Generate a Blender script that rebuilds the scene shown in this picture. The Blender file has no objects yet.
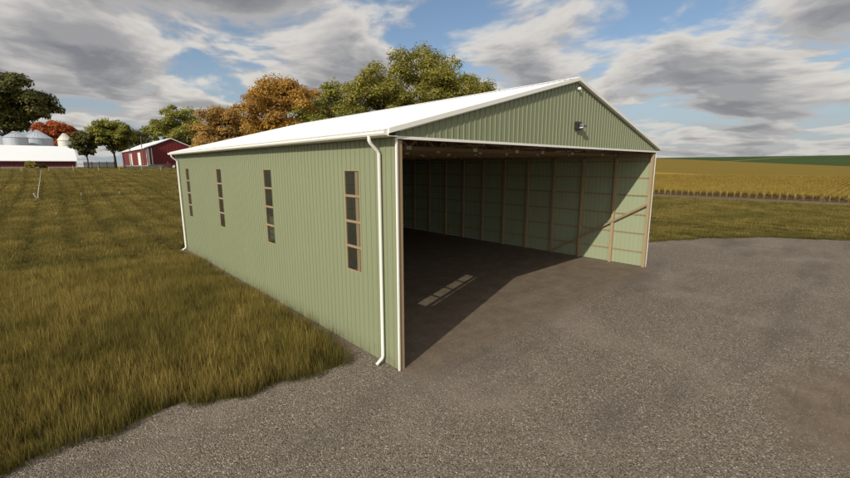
import bpy, math, random
import numpy as np
from mathutils import Vector
R = math.radians
rng = np.random.default_rng(7)
random.seed(7)
scn = bpy.context.scene
col = scn.collection
TAU = math.tau

# ------------------------------------------------------------------ helpers
def link(o, parent=None):
    col.objects.link(o)
    if parent is not None:
        o.parent = parent
    return o

def tag(o, label=None, cat=None, group=None, kind=None):
    if label: o['label'] = label
    if cat: o['category'] = cat
    if group: o['group'] = group
    if kind: o['kind'] = kind
    return o

def thing(name, loc, label, cat, group=None, rz=0.0):
    o = bpy.data.objects.new(name, None)
    o.empty_display_size = .3
    link(o); o.location = loc; o.rotation_euler.z = rz
    return tag(o, label, cat, group)

class MB:
    """collects geometry, builds one mesh object"""
    def __init__(s): s.v = []; s.f = []
    def add(s, vs, fs):
        n = len(s.v); s.v += [tuple(p) for p in vs]; s.f += [tuple(i + n for i in f) for f in fs]; return s
    def box(s, x0, x1, y0, y1, z0, z1):
        v = [(x, y, z) for z in (z0, z1) for y in (y0, y1) for x in (x0, x1)]
        return s.add(v, [(0,2,3,1),(4,5,7,6),(0,1,5,4),(2,6,7,3),(0,4,6,2),(1,3,7,5)])
    def beam(s, a, b, w, t, up=(0,0,1)):
        """rectangular bar from a to b: w across (perpendicular to up), t along up"""
        a = np.array(a, float); b = np.array(b, float); d = b - a; d /= np.linalg.norm(d)
        up = np.array(up, float); sd = np.cross(d, up); sd /= np.linalg.norm(sd); u = np.cross(sd, d)
        v = []
        for p in (a, b):
            for i, j in ((-1,-1),(1,-1),(1,1),(-1,1)):
                v.append(p + sd*i*w/2 + u*j*t/2)
        return s.add(v, [(0,3,2,1),(4,5,6,7),(0,1,5,4),(1,2,6,5),(2,3,7,6),(3,0,4,7)])
    def tube(s, pts, r, n=10, cap=True, sq=1.0):
        pts = [np.array(p, float) for p in pts]
        rs = r if hasattr(r, '__len__') else [r]*len(pts)
        ref = None; base = len(s.v); m = len(pts)
        for i, p in enumerate(pts):
            d = pts[min(i+1, m-1)] - pts[max(i-1, 0)]; d /= np.linalg.norm(d) + 1e-9
            if ref is None:
                ref = np.array((0,0,1.)) if abs(d[2]) < .9 else np.array((0,1.,0))
            a = np.cross(d, ref); a /= np.linalg.norm(a); b = np.cross(a, d); ref = b
            for k in range(n):
                t = TAU*k/n + math.pi/n
                s.v.append(tuple(p + rs[i]*(a*math.cos(t)*sq + b*math.sin(t))))
        for i in range(m-1):
            for k in range(n):
                k2 = (k+1) % n
                s.f.append((base+i*n+k, base+i*n+k2, base+(i+1)*n+k2, base+(i+1)*n+k))
        if cap:
            s.f.append(tuple(base+k for k in range(n))[::-1]); s.f.append(tuple(base+(m-1)*n+k for k in range(n)))
        return s
    def lathe(s, prof, c=(0,0,0), n=32):
        base = len(s.v)
        for r, z in prof:
            for k in range(n):
                t = TAU*k/n; s.v.append((c[0]+r*math.cos(t), c[1]+r*math.sin(t), c[2]+z))
        for i in range(len(prof)-1):
            for k in range(n):
                k2 = (k+1) % n
                s.f.append((base+i*n+k, base+i*n+k2, base+(i+1)*n+k2, base+(i+1)*n+k))
        return s
    def prism(s, poly, axis, a, b):
        """poly (p,q) extruded along axis ('x','y','z') from a to b"""
        n = len(poly)
        def P(p, q, t): return {'x': (t,p,q), 'y': (p,t,q), 'z': (p,q,t)}[axis]
        v = [P(p,q,a) for p,q in poly] + [P(p,q,b) for p,q in poly]
        f = [tuple(range(n))[::-1], tuple(range(n, 2*n))] + [(i,(i+1)%n,n+(i+1)%n,n+i) for i in range(n)]
        return s.add(v, f)
    def build(s, name, mat, parent=None, smooth=False, bevel=0, solid=0, keep=False):
        me = bpy.data.meshes.new(name); me.from_pydata(s.v, [], s.f)
        me.materials.append(mat)
        import bmesh
        bm = bmesh.new(); bm.from_mesh(me); (None if keep else bmesh.ops.recalc_face_normals(bm, faces=bm.faces)); bm.to_mesh(me); bm.free()
        if smooth:
            me.polygons.foreach_set('use_smooth', [True]*len(me.polygons))
            me.set_sharp_from_angle(angle=R(40))
        o = bpy.data.objects.new(name, me); link(o, parent)
        if solid:
            m = o.modifiers.new('thickness', 'SOLIDIFY'); m.thickness = solid; m.offset = 0
        if bevel:
            m = o.modifiers.new('bevel', 'BEVEL'); m.width = bevel; m.segments = 2; m.limit_method = 'ANGLE'
        return o

def np_mesh(name, verts, faces, mat, parent=None, smooth=False):
    """verts (N,3), faces (M,k) arrays"""
    me = bpy.data.meshes.new(name)
    k = faces.shape[1]
    me.vertices.add(len(verts)); me.vertices.foreach_set('co', verts.astype(np.float32).ravel())
    me.loops.add(faces.size); me.loops.foreach_set('vertex_index', faces.astype(np.int32).ravel())
    me.polygons.add(len(faces)); me.polygons.foreach_set('loop_start', np.arange(len(faces), dtype=np.int32)*k)
    try: me.polygons.foreach_set('loop_total', np.full(len(faces), k, np.int32))
    except Exception: pass
    if smooth: me.polygons.foreach_set('use_smooth', np.ones(len(faces), bool))
    me.update(calc_edges=True); me.materials.append(mat)
    return me

# ------------------------------------------------------------------ materials
class NT:
    def __init__(s, name):
        s.m = bpy.data.materials.new(name); s.m.use_nodes = True; s.t = s.m.node_tree; s.n = s.t.nodes; s.l = s.t.links
        s.b = s.n['Principled BSDF']
    def node(s, typ, **kw):
        n = s.n.new(typ)
        for k, v in kw.items():
            if k.startswith('i_'):
                n.inputs[k[2:].replace('_', ' ')].default_value = v
            else: setattr(n, k, v)
        return n
    def link(s, a, b): s.l.new(a, b)
    def coord(s, kind='Object'): return s.node('ShaderNodeTexCoord').outputs[kind]
    def geo(s): return s.node('ShaderNodeNewGeometry').outputs['Position']
    def noise(s, vec, scale, detail=4, rough=.55, dist=0, out='Fac'):
        n = s.node('ShaderNodeTexNoise'); n.inputs['Scale'].default_value = scale; n.inputs['Detail'].default_value = detail
        n.inputs['Roughness'].default_value = rough; n.inputs['Distortion'].default_value = dist
        s.link(vec, n.inputs['Vector']); return n.outputs[out]
    def ramp(s, fac, stops):
        n = s.node('ShaderNodeValToRGB'); e = n.color_ramp.elements
        while len(e) < len(stops): e.new(.5)
        for i, (p, c) in enumerate(stops):
            e[i].position = p; e[i].color = (*c, 1) if hasattr(c, '__len__') else (c, c, c, 1)
        s.link(fac, n.inputs['Fac']); return n.outputs['Color']
    def mix(s, fac, a, b, mode='MIX'):
        n = s.node('ShaderNodeMix'); n.data_type = 'RGBA'; n.blend_type = mode
        for inp, v in ((n.inputs[0], fac), (n.inputs[6], a), (n.inputs[7], b)):
            if hasattr(v, 'is_linked') or hasattr(v, 'links'): s.link(v, inp)
            elif hasattr(v, '__len__'): inp.default_value = (*v, 1)[:4]
            else: inp.default_value = v
        return n.outputs[2]
    def math(s, op, a, b=0.0, c=0.0, clamp=False):
        n = s.node('ShaderNodeMath'); n.operation = op; n.use_clamp = clamp
        for i, v in enumerate((a, b, c)):
            if hasattr(v, 'links'): s.link(v, n.inputs[i])
            else: n.inputs[i].default_value = v
        return n.outputs[0]
    def smooth(s, v, a, b):
        n = s.node('ShaderNodeMapRange'); n.interpolation_type = 'SMOOTHSTEP'
        s.link(v, n.inputs['Value']); n.inputs['From Min'].default_value = a; n.inputs['From Max'].default_value = b
        return n.outputs['Result']
    def xyz(s, v):
        n = s.node('ShaderNodeSeparateXYZ'); s.link(v, n.inputs[0]); return n.outputs
    def scale(s, v, sx, sy, sz):
        n = s.node('ShaderNodeMapping'); n.inputs['Scale'].default_value = (sx, sy, sz); s.link(v, n.inputs['Vector']); return n.outputs['Vector']
    def bump(s, h, dist, strength=1.0):
        n = s.node('ShaderNodeBump'); n.inputs['Distance'].default_value = dist; n.inputs['Strength'].default_value = strength
        s.link(h, n.inputs['Height']); s.link(n.outputs['Normal'], s.b.inputs['Normal']); return n
    def col(s, c):
        if hasattr(c, 'links'): s.link(c, s.b.inputs['Base Color'])
        else: s.b.inputs['Base Color'].default_value = (*c, 1)
    def set(s, rough=.6, metal=0, spec=.5):
        s.b.inputs['Roughness'].default_value = rough; s.b.inputs['Metallic'].default_value = metal
        s.b.inputs['Specular IOR Level'].default_value = spec; return s

def painted(name, c, rough=.45, var=.08, dirt=.25, dirtcol=(.12,.09,.06), dirt_top=.6, spec=.4, inner=None):
    m = NT(name); g = m.geo()
    n1 = m.noise(g, .6, 4); n2 = m.noise(m.scale(g, 7, 7, .35), 1.0, 5, .6)
    dark = tuple(x*(1-var*1.6) for x in c); lite = tuple(min(1, x*(1+var)) for x in c)
    base = m.mix(m.math('MULTIPLY_ADD', n1, .55, m.math('MULTIPLY', n2, .45)), dark, lite)
    z = m.xyz(g)[2]
    low = m.math('SUBTRACT', 1.0, m.smooth(z, 0.0, dirt_top))
    d = m.math('MULTIPLY', m.math('MULTIPLY', low, m.smooth(m.noise(g, 3.5, 6, .65), .35, .75)), dirt)
    c_ = m.mix(d, base, dirtcol)
    if inner:      # back of the sheet coloured paler to brighten the dark interior
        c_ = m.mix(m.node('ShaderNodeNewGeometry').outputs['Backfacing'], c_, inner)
    m.col(c_)
    m.set(rough, 0, spec)
    m.link(m.math('MULTIPLY_ADD', n2, .25, rough-.1), m.b.inputs['Roughness'])
    return m.m

def wood(name, a, b, axis=2, rough=.8, period=3.0):
    m = NT(name); g = m.coord('Object')
    sc = [22, 22, 22]; sc[axis] = 1.6
    n = m.noise(m.scale(g, *sc), 1, 5, .6, .6); big = m.noise(g, .9, 3)
    k = m.node('ShaderNodeObjectInfo').outputs['Random']
    c = m.mix(n, a, b)
    c = m.mix(m.math('MULTIPLY', big, .5), c, tuple(x*.55 for x in a))
    c = m.mix(m.math('MULTIPLY', k, .35), c, tuple(x*.6 for x in b))
    m.col(c); m.set(rough, 0, .25); m.bump(n, .004, .6)
    return m.m

M = {}
GREEN = (.226, .247, .142)
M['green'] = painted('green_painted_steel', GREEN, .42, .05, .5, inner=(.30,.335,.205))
M['white'] = painted('white_painted_steel', (.80,.78,.70), .45, .03, .5, dirt_top=.35)
def roofmat():
    m = NT('white_roof_steel'); g = m.coord('Object')
    n = m.noise(m.scale(g, .5, 6, .5), 1, 4)
    m.col(m.mix(n, (.77,.77,.755), (.85,.85,.835))); m.set(.42, 0, .4); m.bump(m.noise(g, 1.2, 2), .01, .4); return m.m
M['roof'] = roofmat()
M['wood_v'] = wood('post_timber', (.46,.34,.19), (.32,.22,.12), 2)
M['wood_x'] = wood('truss_timber', (.31,.225,.13), (.20,.14,.085), 0)
M['wood_y'] = wood('girt_timber', (.42,.30,.175), (.28,.19,.11), 1)
def gal():
    m = NT('galvanised_plate'); g = m.coord('Object'); n = m.noise(g, 18, 3)
    m.col(m.mix(n, (.55,.56,.56), (.72,.72,.70))); m.set(.38, .6); return m.m
M['galv'] = gal()
def glass():
    m = NT('dusty_glass'); t = m.node('ShaderNodeBsdfTransparent'); t.inputs['Color'].default_value = (.93,.95,.94,1)
    gl = m.node('ShaderNodeBsdfGlossy'); gl.inputs['Roughness'].default_value = .08; gl.inputs['Color'].default_value = (.8,.8,.8,1)
    fr = m.node('ShaderNodeLayerWeight'); fr.inputs['Blend'].default_value = .5
    fk = m.math('MULTIPLY_ADD', m.math('POWER', fr.outputs['Facing'], 3.0), .45, .04)
    mx = m.node('ShaderNodeMixShader'); m.link(fk, mx.inputs[0]); m.link(t.outputs[0], mx.inputs[1]); m.link(gl.outputs[0], mx.inputs[2])
    df = m.node('ShaderNodeBsdfDiffuse'); df.inputs['Color'].default_value = (.30,.30,.27,1)
    mx2 = m.node('ShaderNodeMixShader'); m.link(m.math('MULTIPLY_ADD', m.noise(m.geo(), 5, 4), .05, .015), mx2.inputs[0])
    m.link(mx.outputs[0], mx2.inputs[1]); m.link(df.outputs[0], mx2.inputs[2])
    m.link(mx2.outputs[0], m.n['Material Output'].inputs['Surface']); return m.m
M['glass'] = glass()
M['black'] = painted('black_housing', (.02,.02,.02), .4, .1, 0)
def flat(name, c, rough=.6, metal=0, var=.12, scale=4.0):
    m = NT(name); g = m.coord('Object'); n = m.noise(g, scale, 5, .6)
    m.col(m.mix(n, tuple(x*(1-var) for x in c), tuple(min(1, x*(1+var)) for x in c))); m.set(rough, metal); m.bump(n, .01, .3); return m.m
M['lens'] = flat('lamp_lens', (.75,.75,.72), .25)
M['red'] = painted('red_painted_steel', (.16,.017,.017), .5, .12, .1)
M['concrete'] = flat('old_concrete', (.30,.28,.25), .9, 0, .25, 1.5)
M['bin'] = flat('bin_steel', (.42,.45,.48), .5, .1, .12, .6)
M['binwhite'] = flat('bin_white_steel', (.62,.60,.50), .5, 0, .1, .6)
M['slate'] = flat('dark_board', (.014,.017,.019), .7, 0, .5, 3)
M['rubber'] = flat('tyre_rubber', (.02,.02,.02), .85)
M['bleached'] = flat('bleached_wood', (.52,.48,.40), .8, 0, .25, 5)
M['postwood'] = flat('weathered_fence_wood', (.13,.09,.06), .9, 0, .35, 6)
M['postpale'] = flat('pale_fence_wood', (.42,.38,.28), .9, 0, .25, 6)
M['wire'] = flat('wire_steel', (.25,.24,.22), .6, .5)
M['pole'] = flat('pole_wood', (.16,.13,.10), .9, 0, .3, 3)

# ------------------------------------------------------------------ terrain
def ss(a, b, t):
    t = np.clip((t-a)/(b-a), 0, 1); return t*t*(3-2*t)
def H(x, y):
    return 4.8*ss(22,165,y)*(1-ss(30,75,x)) + 17.5*ss(100,800,x)

def stripes(m, p):
    """gentle mowing rows running along y in the grass field, slightly wandering"""
    X = m.xyz(p)
    w = m.noise(m.scale(p, .12, .03, 0), 1, 2)
    return m.math('SINE', m.math('MULTIPLY_ADD', X[0], TAU/2.2, m.math('MULTIPLY', w, 5.0)))

def ground_mat():
    m = NT('field_ground'); p = m.geo(); X = m.xyz(p)
    n1 = m.noise(p, 3.0, 8, .7); n2 = m.noise(p, .12, 4, .6); n3 = m.noise(p, .9, 5, .6)
    grass = m.ramp(m.math('MULTIPLY_ADD', n1, .55, m.math('MULTIPLY', n3, .45)), [(.30, (0.041,0.036,0.009)), (.48, (0.104,0.090,0.022)), (.66, (0.196,0.147,0.042))])
    st = m.math('MULTIPLY_ADD', stripes(m, p), .5, .5)
    grass = m.mix(m.math('MULTIPLY', st, .55), grass, (0.065,0.075,0.016))
    grass = m.mix(m.math('MULTIPLY', n2, .35), grass, (0.152,0.117,0.026))
    # dirt headland between the fence and the crop
    wob = m.math('MULTIPLY_ADD', m.noise(p, .25, 4), 3.0, X[0])
    dirt = m.mix(n1, (.115,.075,.042), (.19,.13,.075))
    c = m.mix(m.smooth(wob, 69.5, 71.5), grass, dirt)
    # golden crop: rows along x
    rowy = m.math('MULTIPLY_ADD', m.math('SINE', m.math('MULTIPLY', X[1], TAU/1.5)), .5, .5)
    far = m.math('MULTIPLY_ADD', m.noise(m.scale(p, .01, .09, 0), 1, 5, .6), .7, m.math('MULTIPLY', rowy, .25))
    gold = m.ramp(far, [(.2, (0.190,0.121,0.021)), (.5, (0.297,0.196,0.032)), (.75, (0.370,0.259,0.048))])
    soil_shade = m.math('MULTIPLY', m.smooth(X[0], 76.9, 77.2), m.math('SUBTRACT', 1.0, m.smooth(X[0], 82, 86)))
    c = m.mix(m.smooth(X[0], 77, 80), c, gold)
    c = m.mix(soil_shade, c, (.06,.042,.024))  # bare soil darkened to stand for shadow between the row-end stalks
    # second field, more rust coloured, with curved drill lines
    b2 = m.math('ADD', m.math('MULTIPLY_ADD', X[1], -.85, X[0]), m.math('MULTIPLY', m.noise(p, .02, 3), 6))
    wv = m.math('SINE', m.math('ADD', m.math('MULTIPLY', m.math('MULTIPLY_ADD', X[1], .55, X[0]), .35), m.math('MULTIPLY', m.noise(p, .008, 2), 9)))
    rust = m.mix(m.math('MULTIPLY_ADD', wv, .22, .45), (0.157,0.106,0.016), (0.225,0.156,0.025))
    c = m.mix(m.smooth(b2, 173, 177), c, rust)
    # green field on the far rise
    b3 = m.math('MULTIPLY_ADD', X[1], -1.42, X[0])
    grn = m.mix(m.noise(m.scale(p, .02, .004, 0), 1, 4), (0.031,0.054,0.013), (0.055,0.083,0.020))
    c = m.mix(m.smooth(b3, 318, 324), c, grn)
    lane = m.math('SUBTRACT', 1.0, m.smooth(m.math('ABSOLUTE', m.math('SUBTRACT', m.math('MULTIPLY_ADD', X[0], .16, X[1]), 158)), 2, 4))
    c = m.mix(m.math('MULTIPLY', m.math('MULTIPLY', lane, m.smooth(X[0], 420, 440)), .6), c, (.22,.2,.09))
    m.col(c); m.set(.95, 0, .1); m.bump(n1, .12, .8); return m.m

def axis(a, b, fine0, fine1, step, big):
    mid = np.arange(fine0, fine1+.01, step)
    lo = fine0 - np.geomspace(step, fine0-a, big); hi = fine1 + np.geomspace(step, b-fine1, big)
    return np.concatenate([lo[::-1], mid, hi])
def ground():
    xs = axis(-900, 4000, -60, 130, 2.0, 45); ys = axis(-900, 4000, -50, 190, 2.0, 45)
    Xg, Yg = np.meshgrid(xs, ys); Z = H(Xg, Yg)
    v = np.stack([Xg, Yg, Z], -1).reshape(-1, 3); nx, ny = len(xs), len(ys)
    i, j = np.meshgrid(np.arange(nx-1), np.arange(ny-1)); a = (j*nx+i).ravel()
    f = np.stack([a, a+1, a+1+nx, a+nx], 1)
    me = np_mesh('ground', v, f, ground_mat(), smooth=True)
    tag(link(bpy.data.objects.new('ground', me)), kind='structure')
ground()

# gravel yard ---------------------------------------------------------------
# outline of the yard (north edge traced along where the grass starts)
NORTH = [(-40,3.2),(-16,2.6),(-9,1.95),(-7.34,1.80),(-6.54,2.05),(-5.7,2.03),(-4.63,2.11),(-3.63,1.64),(-2.78,1.57),(-1.75,1.35),(-1.0,1.42),(-.72,1.95),
         (-.56,3.0),(-.46,8),(-.42,22.3),(16.85,22.3),(17.6,16),(18.6,9.5),(21,5.2),(24.4,2.57),(28.3,.57),(32.2,-2.2),(35,-6.8),(36,-14),(35,-30)]
def wobble_line(pts, step=.25, amp=.10):
    out = []
    for (x0,y0),(x1,y1) in zip(pts[:-1], pts[1:]):
        n = max(1, int(math.hypot(x1-x0, y1-y0)/step))
        for k in range(n):
            t = k/n; x = x0+(x1-x0)*t; y = y0+(y1-y0)*t
            a = amp*(math.sin(x*3.1+y*1.7)+.6*math.sin(x*7.3-y*5.1+1)+.5*math.sin(x*13.7+y*11+2))
            if -.6 < x < 16.9 and y > 2.4: a = 0
            L = math.hypot(x1-x0, y1-y0); out.append((x-(y1-y0)/L*a, y+(x1-x0)/L*a))
    out.append(pts[-1]); return out
def gravel_mat():
    m = NT('gravel_and_dirt'); p = m.geo(); X = m.xyz(p)
    def vor(scale):
        v = m.node('ShaderNodeTexVoronoi'); v.inputs['Scale'].default_value = scale; m.link(p, v.inputs['Vector'])
        w = m.xyz(v.outputs['Color']); return w[0], v.outputs['Distance'], w[1]
    a, da, a2 = vor(38); b, db, b2 = vor(78)
    big = m.noise(p, .22, 4, .6); mid = m.noise(p, 1.3, 5, .65); fine = m.noise(p, 40, 6, .7)
    stone = m.ramp(a, [(0, (0.066,0.053,0.039)), (.35, (0.146,0.117,0.086)), (.7, (0.235,0.194,0.144)), (.93, (0.356,0.301,0.228)), (1, (0.592,0.511,0.401))])
    small = m.ramp(b, [(0, (0.081,0.064,0.046)), (.5, (0.186,0.152,0.112)), (1, (0.385,0.325,0.243))])
    g = m.mix(m.smooth(a2, .45, .6), stone, small)
    g = m.mix(m.math('MULTIPLY', m.smooth(da, .38, .62), .45), g, (0.066,0.053,0.037))
    # wheel-packed darker and paler swathes
    sw = m.noise(m.scale(p, .10, .42, 1), 1, 4, .6)
    g = m.mix(m.math('MULTIPLY', m.smooth(sw, .50, .66), .55), g, (0.102,0.083,0.067))
    g = m.mix(m.math('MULTIPLY', m.smooth(big, .50, .72), .40), g, (0.305,0.247,0.196))
    dirt = m.ramp(m.math('MULTIPLY_ADD', mid, .6, m.math('MULTIPLY', fine, .4)), [(.3, (0.092,0.068,0.045)), (.5, (0.151,0.112,0.076)), (.7, (0.218,0.168,0.117))])
    scr = m.noise(m.scale(p, .5, 5, 1), 1.4, 5, .6, 1.5)
    dirt = m.mix(m.math('MULTIPLY', m.smooth(scr, .5, .7), .45), dirt, (0.085,0.065,0.047))
    # dirt floor of the shed spilling out of the opening
    edge = m.math('ADD', X[1], m.math('MULTIPLY_ADD', mid, 1.4, m.math('MULTIPLY_ADD', big, 1.0, -1.2)))
    inx = m.math('MULTIPLY', m.smooth(X[0], -.15, .15), m.math('SUBTRACT', 1.0, m.smooth(m.math('MULTIPLY_ADD', mid, .8, X[0]), 15.6, 17.6)))
    k1 = m.math('MULTIPLY', m.smooth(edge, -1.0, .2), inx)
    # bare patch
    dx = m.math('DIVIDE', m.math('SUBTRACT', X[0], 6.1), 2.7); dy = m.math('DIVIDE', m.math('SUBTRACT', X[1], -8.3), 1.75)
    rr = m.math('SQRT', m.math('ADD', m.math('MULTIPLY', dx, dx), m.math('MULTIPLY', dy, dy)))
    rr = m.math('ADD', rr, m.math('MULTIPLY_ADD', mid, 1.5, -.75))
    rr = m.math('ADD', rr, m.math('MULTIPLY_ADD', big, 1.0, -.5))
    k2 = m.math('SUBTRACT', 1.0, m.smooth(rr, .6, 1.25))
    # damp dirt strip along the side wall
    k3 = m.math('SUBTRACT', 1.0, m.smooth(m.math('MULTIPLY_ADD', mid, .3, m.math('ABSOLUTE', m.math('ADD', X[0], .1))), .45, .75))
    k3 = m.math('MULTIPLY', k3, m.smooth(X[1], 1.4, 2.2))
    k = m.math('MAXIMUM', m.math('MAXIMUM', k1, k2), k3)
    peb = m.math('MULTIPLY', m.smooth(a, .93, .96), .22)       # stray stones stay on the dirt
    kk = m.math('MULTIPLY', k, m.math('SUBTRACT', 1.0, peb))
    m.col(m.mix(m.math('MULTIPLY', kk, m.math('MULTIPLY_ADD', m.smooth(fine, .42, .6), -.22, .95)), g, dirt)); m.set(.92, 0, .2)
    hgt = m.math('MULTIPLY', m.math('MULTIPLY', m.math('SUBTRACT', .6, da), .024), m.math('MULTIPLY_ADD', k, -.85, 1.0))
    hgt = m.math('ADD', hgt, m.math('MULTIPLY', fine, .006))
    hgt = m.math('ADD', hgt, m.math('MULTIPLY', mid, .03))
    m.bump(hgt, 1.0, .8); return m.m
yard_line = wobble_line(NORTH)
def yard():
    import bmesh
    bm = bmesh.new()
    poly = yard_line + [(-40,-30)]
    vs = [bm.verts.new((x,y,.012)) for x,y in poly]; f = bm.faces.new(vs)
    bmesh.ops.triangulate(bm, faces=[f])
    bmesh.ops.recalc_face_normals(bm, faces=bm.faces)
    if bm.faces[:][0].normal.z < 0: bmesh.ops.reverse_faces(bm, faces=bm.faces)
    me = bpy.data.meshes.new('gravel_yard'); bm.to_mesh(me); bm.free(); me.materials.append(gravel_mat())
    tag(link(bpy.data.objects.new('gravel_yard', me)), kind='structure')
yard()
YP = np.array(yard_line + [(-40,-30)])
def in_yard(x, y):
    x = np.asarray(x); y = np.asarray(y); c = np.zeros(x.shape, bool)
    n = len(YP)
    for i in range(n):
        x0,y0 = YP[i]; x1,y1 = YP[(i+1)%n]
        if y0 == y1: continue
        m = ((y0 > y) != (y1 > y)) & (x < (x1-x0)*(y-y0)/(y1-y0)+x0); c ^= m
    return c

# ------------------------------------------------------------------ the barn
W, L, HW, HB = 16.47, 21.9, 5.93, .03
BAY = L/12
def roof_z(x): return 6.16 + .261*min(x, W-x)      # top of roof steel
RIB = .225
def rib_profile(a, b, off=0.0, h=.019):
    """(t, height) samples of ribbed steel between a and b"""
    pts = [(a, 0.0)]
    k = math.floor((a-off)/RIB)-1
    while off + k*RIB < b + .1:
        c = off + k*RIB
        for t, hh in ((c-.020,0),(c-.015,h),(c+.015,h),(c+.020,0)):
            if a + 1e-4 < t < b - 1e-4: pts.append((t, hh))
        k += 1
    pts.append((b, 0.0)); return pts
def rib_wall(mb, a, b, z0, z1, P, off=0.0):
    """P(t, h, z) -> xyz ; z0, z1 numbers or functions of t"""
    pr = rib_profile(a, b, off); f0 = z0 if callable(z0) else (lambda t: z0); f1 = z1 if callable(z1) else (lambda t: z1)
    vs = [P(t, h, f0(t)) for t, h in pr] + [P(t, h, f1(t)) for t, h in pr]; n = len(pr)
    mb.add(vs, [(i, i+1, n+i+1, n+i) for i in range(n-1)])

def face_out(o, d):
    me = o.data; me.update(); n = sum((p.normal*p.area for p in me.polygons), Vector())
    if n.dot(Vector(d)) < 0: me.flip_normals()
    return o
barn = thing('pole_barn', (0,0,0), 'large sage green metal pole barn with white roof, open front and timber frame inside', 'barn')
WIN_Y = [1.617, 7.449, 13.334, 19.207]; WW = .765; WZ0, WZ1 = 2.302, 5.147
# left wall, with its four window openings
lw = MB(); PL = lambda t, h, z: (-h, t, z)
cuts = [0.0]
for y in WIN_Y: cuts += [y, y+WW]
cuts += [L]
for i in range(len(cuts)-1):
    a, b = cuts[i], cuts[i+1]
    if i % 2 == 0: rib_wall(lw, a, b, HB, HW+.12, PL)
    else: rib_wall(lw, a, b, HB, WZ0, PL); rib_wall(lw, a, b, WZ1, HW+.12, PL)
face_out(lw.build('side_wall', M['green'], barn, keep=True), (-1,0,0))
rw = MB(); rib_wall(rw, 0, L, HB, HW+.12, lambda t, h, z: (W+h, t, z)); face_out(rw.build('side_wall', M['green'], barn, keep=True), (1,0,0))
gp = MB()
for a, b in ((0, W/2), (W/2, W)): rib_wall(gp, a, b, HW, lambda t: roof_z(t)-.06, lambda t, h, z: (t, -h, z), .08)
face_out(gp.build('gable_panel', M['green'], barn, keep=True), (0,-1,0))
bw = MB()
for a, b in ((0, W/2), (W/2, W)): rib_wall(bw, a, b, HB, lambda t: roof_z(t)-.06, lambda t, h, z: (t, L+h, z), .1)
face_out(bw.build('rear_wall', M['green'], barn, keep=True), (0,1,0))
# roof slopes: ribs run up the slope
RX0, RY0, RY1 = -.32, -.10, L+.12
def slope(side):
    mb = MB(); pr = rib_profile(RY0, RY1, 0, .013)
    xa = RX0; xb = W/2
    def P(x, y, h):
        z = 6.16 + .261*x + h
        return (x if side < 0 else W-x, y, z)
    vs = [P(xa, y, h) for y, h in pr] + [P(xb, y, h) for y, h in pr]; n = len(pr)
    mb.add(vs, [(i, i+1, n+i+1, n+i) for i in range(n-1)])
    vs = [P(xa, y, -.012) for y, h in (pr[0], pr[-1])] + [P(xb, y, -.012) for y, h in (pr[0], pr[-1])]
    mb.add(vs, [(0,1,3,2)])
    return mb.build('roof_panel', M['roof'], barn)
slope(-1); slope(1)
rc = MB(); zr = 6.16+.261*W/2
rc.prism([(W/2-.18, zr-.047+.026), (W/2, zr+.03), (W/2+.18, zr-.047+.026), (W/2+.18, zr-.047+.036), (W/2, zr+.042), (W/2-.18, zr-.047+.036)], 'y', RY0-.01, RY1+.01)
rc.build('ridge_cap', M['roof'], barn)
# rake trims (front and rear), a deep angle closing the roof edge
for y0, y1 in ((RY0-.035, RY0+.0), (RY1, RY1+.035)):
    for s in (-1, 1):
        mb = MB(); X = lambda x: x if s < 0 else W-x
        z = lambda x: 6.16+.261*x
        poly = [(X(RX0), z(RX0)-.095), (X(W/2-.0), z(W/2)-.095), (X(W/2-.0), z(W/2)+.03), (X(RX0), z(RX0)+.03)]
        mb.prism(poly, 'y', y0, y1); mb.build('rake_trim', M['white'], barn, bevel=.006)
# soffit return between rake trim and gable
for s in (-1, 1):
    mb = MB(); X = lambda x: x if s < 0 else W-x; z = lambda x: 6.16+.261*x
    mb.prism([(X(0.02), z(0)-.115), (X(W/2), z(W/2)-.115), (X(W/2), z(W/2)-.10), (X(.02), z(0)-.10)], 'y', RY0+.002, -.026)
    mb.build('soffit', M['white'], barn)
# eaves: fascia, soffit, gutter and downspouts
for s in (-1, 1):
    X = lambda x: x if s < 0 else W-x
    def bx(mb, x0, x1, y0, y1, z0, z1):
        a, b = sorted((X(x0), X(x1))); mb.box(a, b, y0, y1, z0, z1)
    f = MB(); bx(f, RX0-.002, RX0+.02, RY0+.004, RY1-.004, 5.93, 6.16+.261*RX0-.014); f.build('fascia', M['white'], barn)
    f = MB(); bx(f, RX0+.022, -.03, RY0+.004, RY1-.004, 5.925, 5.94); f.build('soffit', M['white'], barn)
    g = MB()
    prof = [(-.324,5.945),(-.40,5.945),(-.43,5.985),(-.43,6.035),(-.445,6.06),(-.437,6.06),(-.422,6.032),(-.422,5.99),(-.396,5.953),(-.324,5.953)]
    g.prism([(X(p), q) for p, q in prof], 'y', RY0+.02, RY1-.02)
    for ye in (RY0+.018, RY1-.026):
        g.prism([(X(p), q) for p, q in [(-.324,5.946),(-.399,5.946),(-.428,5.986),(-.428,6.036),(-.443,6.059),(-.324,6.059)]], 'y', ye, ye+.008)
    g.build('gutter', M['white'], barn)
    for yd in (.60, 21.35):
        d = MB(); d.tube([(X(-.375),yd-.02,5.97),(X(-.375),yd-.02,5.86),(X(-.34),yd-.01,5.80),(X(-.13),yd,5.62),(X(-.085),yd,5.55),(X(-.085),yd,.26),(X(-.105),yd,.19),(X(-.30),yd,.06)], .046, 10)
        d.build('downspout', M['white'], barn, smooth=True)
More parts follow.
